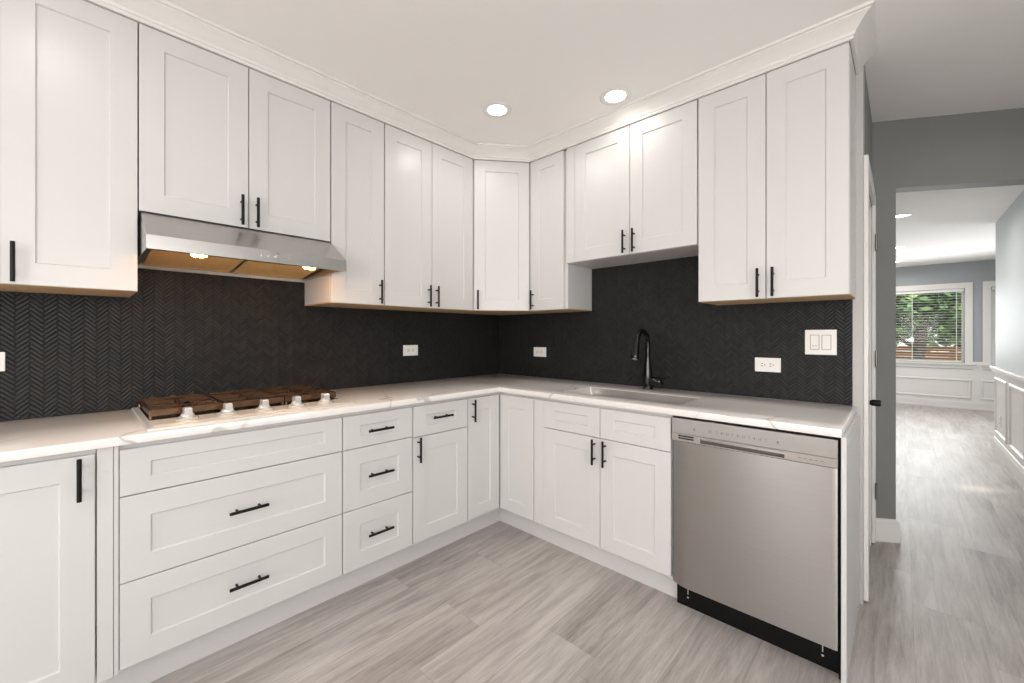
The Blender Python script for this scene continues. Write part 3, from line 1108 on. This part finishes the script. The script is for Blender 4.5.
# ---------------------------------------------------------------- outlets and switch
def outlet(label, loc, rz, horiz=True, w=0.118, h=0.074, rockers=None, group='white wall outlets'):
    t = thing('wall_outlet', label, 'outlet', loc, rz, group)
    bm = B(); box(bm, -w / 2, w / 2, -0.006, -0.0003, -h / 2, h / 2, 0.0018)
    pl = obj('cover_plate', bm, 'plastic', t)
    if horiz:
        bm = B(); box(bm, -0.034, 0.034, -0.0085, -0.0062, -0.0165, 0.0165, 0.001)
    else:
        bm = B(); box(bm, -0.0165, 0.0165, -0.0085, -0.0062, -0.034, 0.034, 0.001)
    rc = obj('receptacle', bm, 'plastic', t)
    bm = B()
    for s in (-0.019, 0.019):
        for a, b, c_, d_ in ((-0.0055, 0.006, 0.0045, 0.0016), (-0.0055, -0.006, 0.0045, 0.0016), (0.007, 0.0, 0.0022, 0.0026)):
            u, v = (s + a, b) if horiz else (b, s + a)
            cu, cv = (c_, d_) if horiz else (d_, c_)
            box(bm, u - cu, u + cu, -0.0092, -0.0086, v - cv, v + cv)
    obj('slots', bm, 'slot', rc)
    return t


outlet('small white outlet on dark tile left of the corner under the wall cabinets', (0.0, -0.8885, 1.14), A90)
outlet('white outlet cut off by the left edge of the picture, on dark tile', (0.0, -2.746, 1.146), A90)
outlet('small white outlet on the sink wall between the corner and the faucet', (0.4465, 0.0, 1.1145), 0, w=0.125)
outlet('white outlet on black tile right of the faucet, lower left of the switch', (1.995, 0.0, 1.091), 0)
t = thing('light_switch', 'white double switch plate on black tile under the right end wall cabinet', 'light switch', (2.219, 0, 1.2125))
bm = B(); box(bm, -0.0625, 0.0625, -0.006, -0.0003, -0.061, 0.061, 0.0018)
obj('cover_plate', bm, 'plastic', t)
for x, k in ((-0.023, 0), (0.023, 1)):
    bm = B()
    cells(bm, [x - 0.0185, x - 0.0165, x + 0.0165, x + 0.0185], [-0.036, -0.034, 0.034, 0.036], lambda u, v: not (abs(u - x) < 0.0165 and abs(v) < 0.034),
          -0.0064, -0.006, lambda u, v, w: (u, w, v))
    obj('rocker_surround', bm, 'print', t)
    bm = B()
    if k == 0:
        box(bm, x - 0.0155, x + 0.0155, -0.0085, -0.0062, 0.002, 0.033, 0.001)
        box(bm, x - 0.0155, x + 0.0155, -0.0080, -0.0062, -0.033, 0.0, 0.001)
        r_ = obj('rocker', bm, 'plastic', t)
        bm = B(); box(bm, x - 0.007, x - 0.004, -0.0088, -0.0081, -0.020, -0.015); box(bm, x + 0.004, x + 0.007, -0.0088, -0.0081, -0.020, -0.015)
        obj('slots', bm, 'slot', r_)
    else:
        ring(bm, [[(x - 0.0155, -0.0062, z) if q == 0 else (x + 0.0155, -0.0062, z) if q == 1 else (x + 0.0155, y, z) if q == 2 else (x - 0.0155, y, z) for q in range(4)]
                  for z, y in ((-0.033, -0.0108), (0.033, -0.0075))])
        obj('rocker', bm, 'plastic', t)
outlet('white outlet low on the panelled wall in the room beyond', (RX - 0.008, 4.05, 0.36), -A90, horiz=False, w=0.072, h=0.116)

# ---------------------------------------------------------------- side door on the end wall
bm = B()
cw = [(0, 0), (0, 0.009), (0.012, 0.014), (0.05, 0.019), (0.068, 0.019), (0.070, 0.0)]


def leg(bm, y0, y1, z0, z1, t=0.018):
    box(bm, END, END + t, y0, y1, z0, z1, 0.003)


leg(bm, 0.018, 0.094, 0.012, 2.085)
leg(bm, 0.750, 0.818, 0.012, 2.085)
leg(bm, 0.0942, 0.7498, 2.018, 2.085)
struct('trim_4', bm, 'trim', 'white casing around the side door')
bm = B()
box(bm, END - 0.0995, END - 0.0005, 0.1005, 0.112, 0.0, 2.013); box(bm, END - 0.0995, END - 0.0005, 0.733, 0.7448, 0.0, 2.013)
box(bm, END - 0.0995, END - 0.0005, 0.1125, 0.7325, 2.002, 2.0145)
struct('trim_5', bm, 'trim', 'white jamb lining of the side door')
dr_ = bpy.data.objects.new('door_1', None); COL.objects.link(dr_)
dr_['kind'] = 'structure'; dr_['label'] = 'white side door with black knob'
dr_.location = (END, 0.115, 0)
d = panel('panel', 0.0, 0.614, 0.012, 1.998, 0.008, dr_, 0.11, 0.12, 0.035)
d.rotation_euler = (0, 0, A90)
bm = B()
tube(bm, [(-0.008, 0.05, 0.918), (-0.002, 0.05, 0.918)], 0.024, 20)
tube(bm, [(-0.002, 0.05, 0.918), (0.030, 0.05, 0.918)], 0.010, 14)
tube(bm, [(0.018, 0.05, 0.918), (0.026, 0.05, 0.918), (0.052, 0.05, 0.918), (0.058, 0.05, 0.918)], [0.011, 0.015, 0.016, 0.013], 22)
obj('knob', bm, 'black', dr_, 35)
for z in (0.28, 1.06, 1.75):
    bm = B()
    box(bm, 0.0195, 0.0215, 0.625, 0.700, z, z + 0.09)
    tube(bm, [(0.0215, 0.628, z - 0.003), (0.0215, 0.628, z + 0.093)], 0.006, 12)
    obj('hinge', bm, 'hinge', dr_, 35)


# ---------------------------------------------------------------- ceiling lamps
def can(label, x, y, z, power, r=0.084, lit=True, grp='recessed kitchen ceiling lamps'):
    t = thing('recessed_light', label, 'ceiling light', (x, y, z), 0, grp)
    bm = B()
    lathe(bm, [(r, -0.0003), (r, -0.003), (r - 0.004, -0.0055), (r - 0.012, -0.006), (r - 0.026, -0.003), (r - 0.030, -0.0008)], seg=36, cap0=False, cap1=False)
    obj('trim_ring', bm, 'trim', t, 35)
    bm = B()
    lathe(bm, [(r - 0.0295, -0.0005), (r - 0.0305, -0.002), (0.0, -0.0025)], seg=36, cap0=False, cap1=False)
    obj('lens', bm, 'can', t, 35)
    area('ceiling_lamp_light', (x, y, z - 0.008), (x, y, 0), 2 * r - 0.05, 2 * r - 0.05, power, (1.0, 0.965, 0.92), 'DISK', math.radians(165))
    return t


KP = 2.3
can('round recessed light in the kitchen ceiling nearest the left wall cabinets', 0.812, -0.833, CZ, KP)
can('smaller-looking round recessed light in the kitchen ceiling above the sink', 1.377, -0.487, CZ, KP * 0.5)
for x, y in ((1.05, -2.6), (2.75, -1.3), (2.6, -3.0), (1.05, -4.1), (2.6, -4.3), (3.4, 0.6)):  # out-of-view lamps added to supply the room's light
    can('added round recessed light in the kitchen ceiling, out of view', x, y, CZ, KP)
for x, y in ((1.0, 3.4), (1.0, 5.5)):  # hidden lamps added to light the right-hand wall
    can('added recessed light in the far room ceiling hidden behind the grey wall', x, y, FZ, 10, grp='recessed far room ceiling lamps')
can('nearest lit recessed light in the far room ceiling', 2.50, 3.36, FZ, 10, grp='recessed far room ceiling lamps')
can('middle lit recessed light in the far room ceiling', 2.47, 5.45, FZ, 10, grp='recessed far room ceiling lamps')
can('lit recessed light in the far room ceiling closest to the window', 2.43, 7.0, FZ, 10, grp='recessed far room ceiling lamps')
t = thing('smoke_detector', 'small round grey smoke detector on the far room ceiling', 'smoke detector', (2.40, 6.30, FZ))
bm = B(); lathe(bm, [(0.065, -0.0003), (0.065, -0.012), (0.055, -0.030), (0.03, -0.036), (0.0, -0.036)], seg=28, cap1=False)
obj('housing', bm, 'plastic', t, 35)
bm = B(); lathe(bm, [(0.060, -0.0135), (0.0625, -0.016), (0.058, -0.021)], seg=28, cap0=False, cap1=False)
obj('vent_ring', bm, 'print', t, 35)


# ---------------------------------------------------------------- far room windows
def window(n, W_, label, blindlabel, closed=False):
    u0, u1, v0, v1 = W_
    w = bpy.data.objects.new('window_%d' % n, None); COL.objects.link(w)
    w['kind'] = 'structure'; w['label'] = label
    mp = lambda a, b, c: (a, WY - c, b)
    bm = B()
    # casing on the room face
    cells(bm, [u0 - 0.09, u0, u1, u1 + 0.09], [v0 - 0.02, v0, v1, v1 + 0.095], lambda a, b: not (u0 < a < u1 and v0 < b < v1) and b > v0 - 0.0, 0.0, 0.018, mp)
    obj('casing', bm, 'trim', w)
    bm = B(); box(bm, u0 - 0.115, u1 + 0.115, WY - 0.055, WY, v0 - 0.03, v0, 0.004); box(bm, u0 - 0.09, u1 + 0.09, WY - 0.02, WY, v0 - 0.095, v0 - 0.0305, 0.002)
    obj('sill', bm, 'trim', w)
    bm = B()
    cells(bm, [u0 + 0.0005, u0 + 0.03, u1 - 0.03, u1 - 0.0005], [v0 + 0.0005, v0 + 0.03, v1 - 0.035, v1 - 0.0005],
          lambda a, b: not (u0 + 0.03 < a < u1 - 0.03 and v0 + 0.03 < b < v1 - 0.035), -0.12, -0.07, mp)
    if closed:
        box(bm, u0 + 0.03, u1 - 0.03, WY + 0.075, WY + 0.115, (v0 + v1) / 2 - 0.02, (v0 + v1) / 2 + 0.02)
    obj('sash', bm, 'vinyl', w)
    bm = B(); box(bm, u0 + 0.03, u1 - 0.03, WY + 0.093, WY + 0.097, v0 + 0.03, v1 - 0.035)
    obj('glass', bm, 'glass', w)
    # venetian blind
    t = thing('window_blind', blindlabel, 'blind', ((u0 + u1) / 2, WY + 0.035, v0), 0, 'white venetian blinds')
    hw_ = (u1 - u0) / 2 - 0.008
    H = v1 - v0
    bm = B(); box(bm, -hw_, hw_, -0.025, 0.022, H - 0.05, H - 0.002, 0.002)
    obj('headrail', bm, 'blind', t)
    bm = B()
    z = 0.04
    tilt = math.radians(62 if closed else 2)
    while z < H - 0.06:
        c_, s_ = 0.0225 * math.cos(tilt), 0.0225 * math.sin(tilt)
        ring(bm, [[(x, -c_, z - s_), (x, 0, z + 0.0022), (x, c_, z + s_), (x, c_, z + s_ + 0.0022), (x, 0, z + 0.0048), (x, -c_, z - s_ + 0.0022)] for x in (-hw_, hw_)])
        z += 0.038 if closed else 0.046
    obj('slats', bm, 'blind', t)
    bm = B(); box(bm, -hw_, hw_, -0.022, 0.022, 0.008, 0.026, 0.002)
    obj('bottom_rail', bm, 'blind', t)
    for x in (-hw_ * 0.86, -hw_ * 0.35, hw_ * 0.27, hw_ * 0.9):
        bm = B(); box(bm, x - 0.004, x + 0.004, -0.0245, -0.0236, 0.02, H - 0.05)
        obj('ladder_tape', bm, 'blind', t)
    return w


window(1, W1, 'large far window with trees beyond', 'open white venetian blind across the large far window')
window(2, W2, 'narrow far window right of the large one', 'closed white venetian blind in the narrow window partly hidden by the right wall', True)

# ---------------------------------------------------------------- outdoors
bm = B(); box(bm, -30, 40, 8.2, 60, -0.75, -0.6)
o = obj('lawn', bm, 'grass'); o['kind'] = 'structure'; o['label'] = 'ground outside the window'
t = thing('wooden_fence', 'low tan cedar fence of horizontal boards outside the window', 'fence', (2.5, 13.6, -0.6))
bm = B()
for k in range(10):
    box(bm, -7, 7, -0.012, 0.012, 0.05 + k * 0.15, 0.185 + k * 0.15)
obj('boards', bm, 'fence', t)
for k in range(8):
    bm = B(); box(bm, -7 + 2 * k - 0.05, -7 + 2 * k + 0.05, 0.013, 0.11, 0.0, 1.52)
    obj('post', bm, 'fence', t)
bm = B()
poly = [(-6, 0.0), (6, 0.0), (6, 1.75), (3.0, 1.85), (-3, 1.85), (-6, 1.75)]
ring(bm, [[(x, y, z) for x, z in poly] for y in (0.0, 3.0)])
o = obj('garden_shed', bm, 'car')
o.location = (3.6, 20, -0.6)
tag(o, 'pale low outbuilding seen over the fence between trees', 'outbuilding')


def tree(label, x, y, z0, trunk_h, trunk_r, cx_, cy_, cz_, rx, ry, rz_, n, size, seed):
    rnd = random.Random(seed)
    t = thing('tree', label, 'tree', (x, y, z0), 0, 'trees outside the window')
    bm = B()
    tube(bm, [(0, 0, 0), (0.02, 0, trunk_h * 0.3), (-0.03, 0.02, trunk_h * 0.7), (0.02, 0, trunk_h), (0.05, 0, trunk_h + 1.2)],
         [trunk_r * 1.5, trunk_r, trunk_r * 0.9, trunk_r * 0.85, trunk_r * 0.4], 12)
    for k in range(3):
        a = rnd.uniform(0, 2 * PI)
        zz = trunk_h * rnd.uniform(0.75, 1.1)
        tube(bm, [(0, 0, zz), (math.cos(a) * 0.7, math.sin(a) * 0.7, zz + 0.4), (math.cos(a) * 1.5, math.sin(a) * 1.5, zz + 0.6)], [trunk_r * 0.4, trunk_r * 0.25, 0.02], 7)
    obj('trunk', bm, 'bark', t, 40)
    vs, fs = [], []
    for k in range(n):
        while True:
            p = Vector((rnd.uniform(-1, 1), rnd.uniform(-1, 1), rnd.uniform(-1, 1)))
            if 0.25 < p.length < 1:
                break
        lump = 0.85 + 0.25 * math.sin(p.x * 7 + seed) * math.cos(p.z * 6 + p.y * 5)
        c = Vector((cx_ + p.x * rx * lump, cy_ + p.y * ry * lump, cz_ + p.z * rz_ * lump))
        a = Vector((rnd.gauss(0, 1), rnd.gauss(0, 1), rnd.gauss(0, 0.5))).normalized()
        b = a.cross(Vector((rnd.gauss(0, 1), rnd.gauss(0, 1), rnd.gauss(0, 1)))).normalized()
        s = size * rnd.uniform(0.6, 1.3)
        i0 = len(vs)
        vs += [c - a * s, c - b * s * 0.45, c + a * s, c + b * s * 0.45]
        fs.append((i0, i0 + 1, i0 + 2, i0 + 3))
    me = bpy.data.meshes.new('foliage')
    me.from_pydata([tuple(v) for v in vs], [], fs)
    me.materials.append(M['leaf'])
    o = bpy.data.objects.new('foliage', me)
    COL.objects.link(o)
    o.parent = t


tree('leafy green tree with a dark trunk standing just outside the far window', 2.84, 11.6, -0.6, 1.9, 0.13, -0.3, 0, 3.55, 2.8, 1.3, 2.1, 9500, 0.13, 3)
tree('dense green tree behind the fence, right of the trunk', 4.1, 15.5, -0.6, 1.9, 0.14, 0, 0, 3.4, 2.6, 1.4, 2.4, 5200, 0.15, 5)
tree('dense green tree behind the fence, left of the trunk', -1.2, 16.5, -0.6, 2.2, 0.14, 0, 0, 4.1, 3.2, 1.4, 2.5, 5200, 0.15, 8)
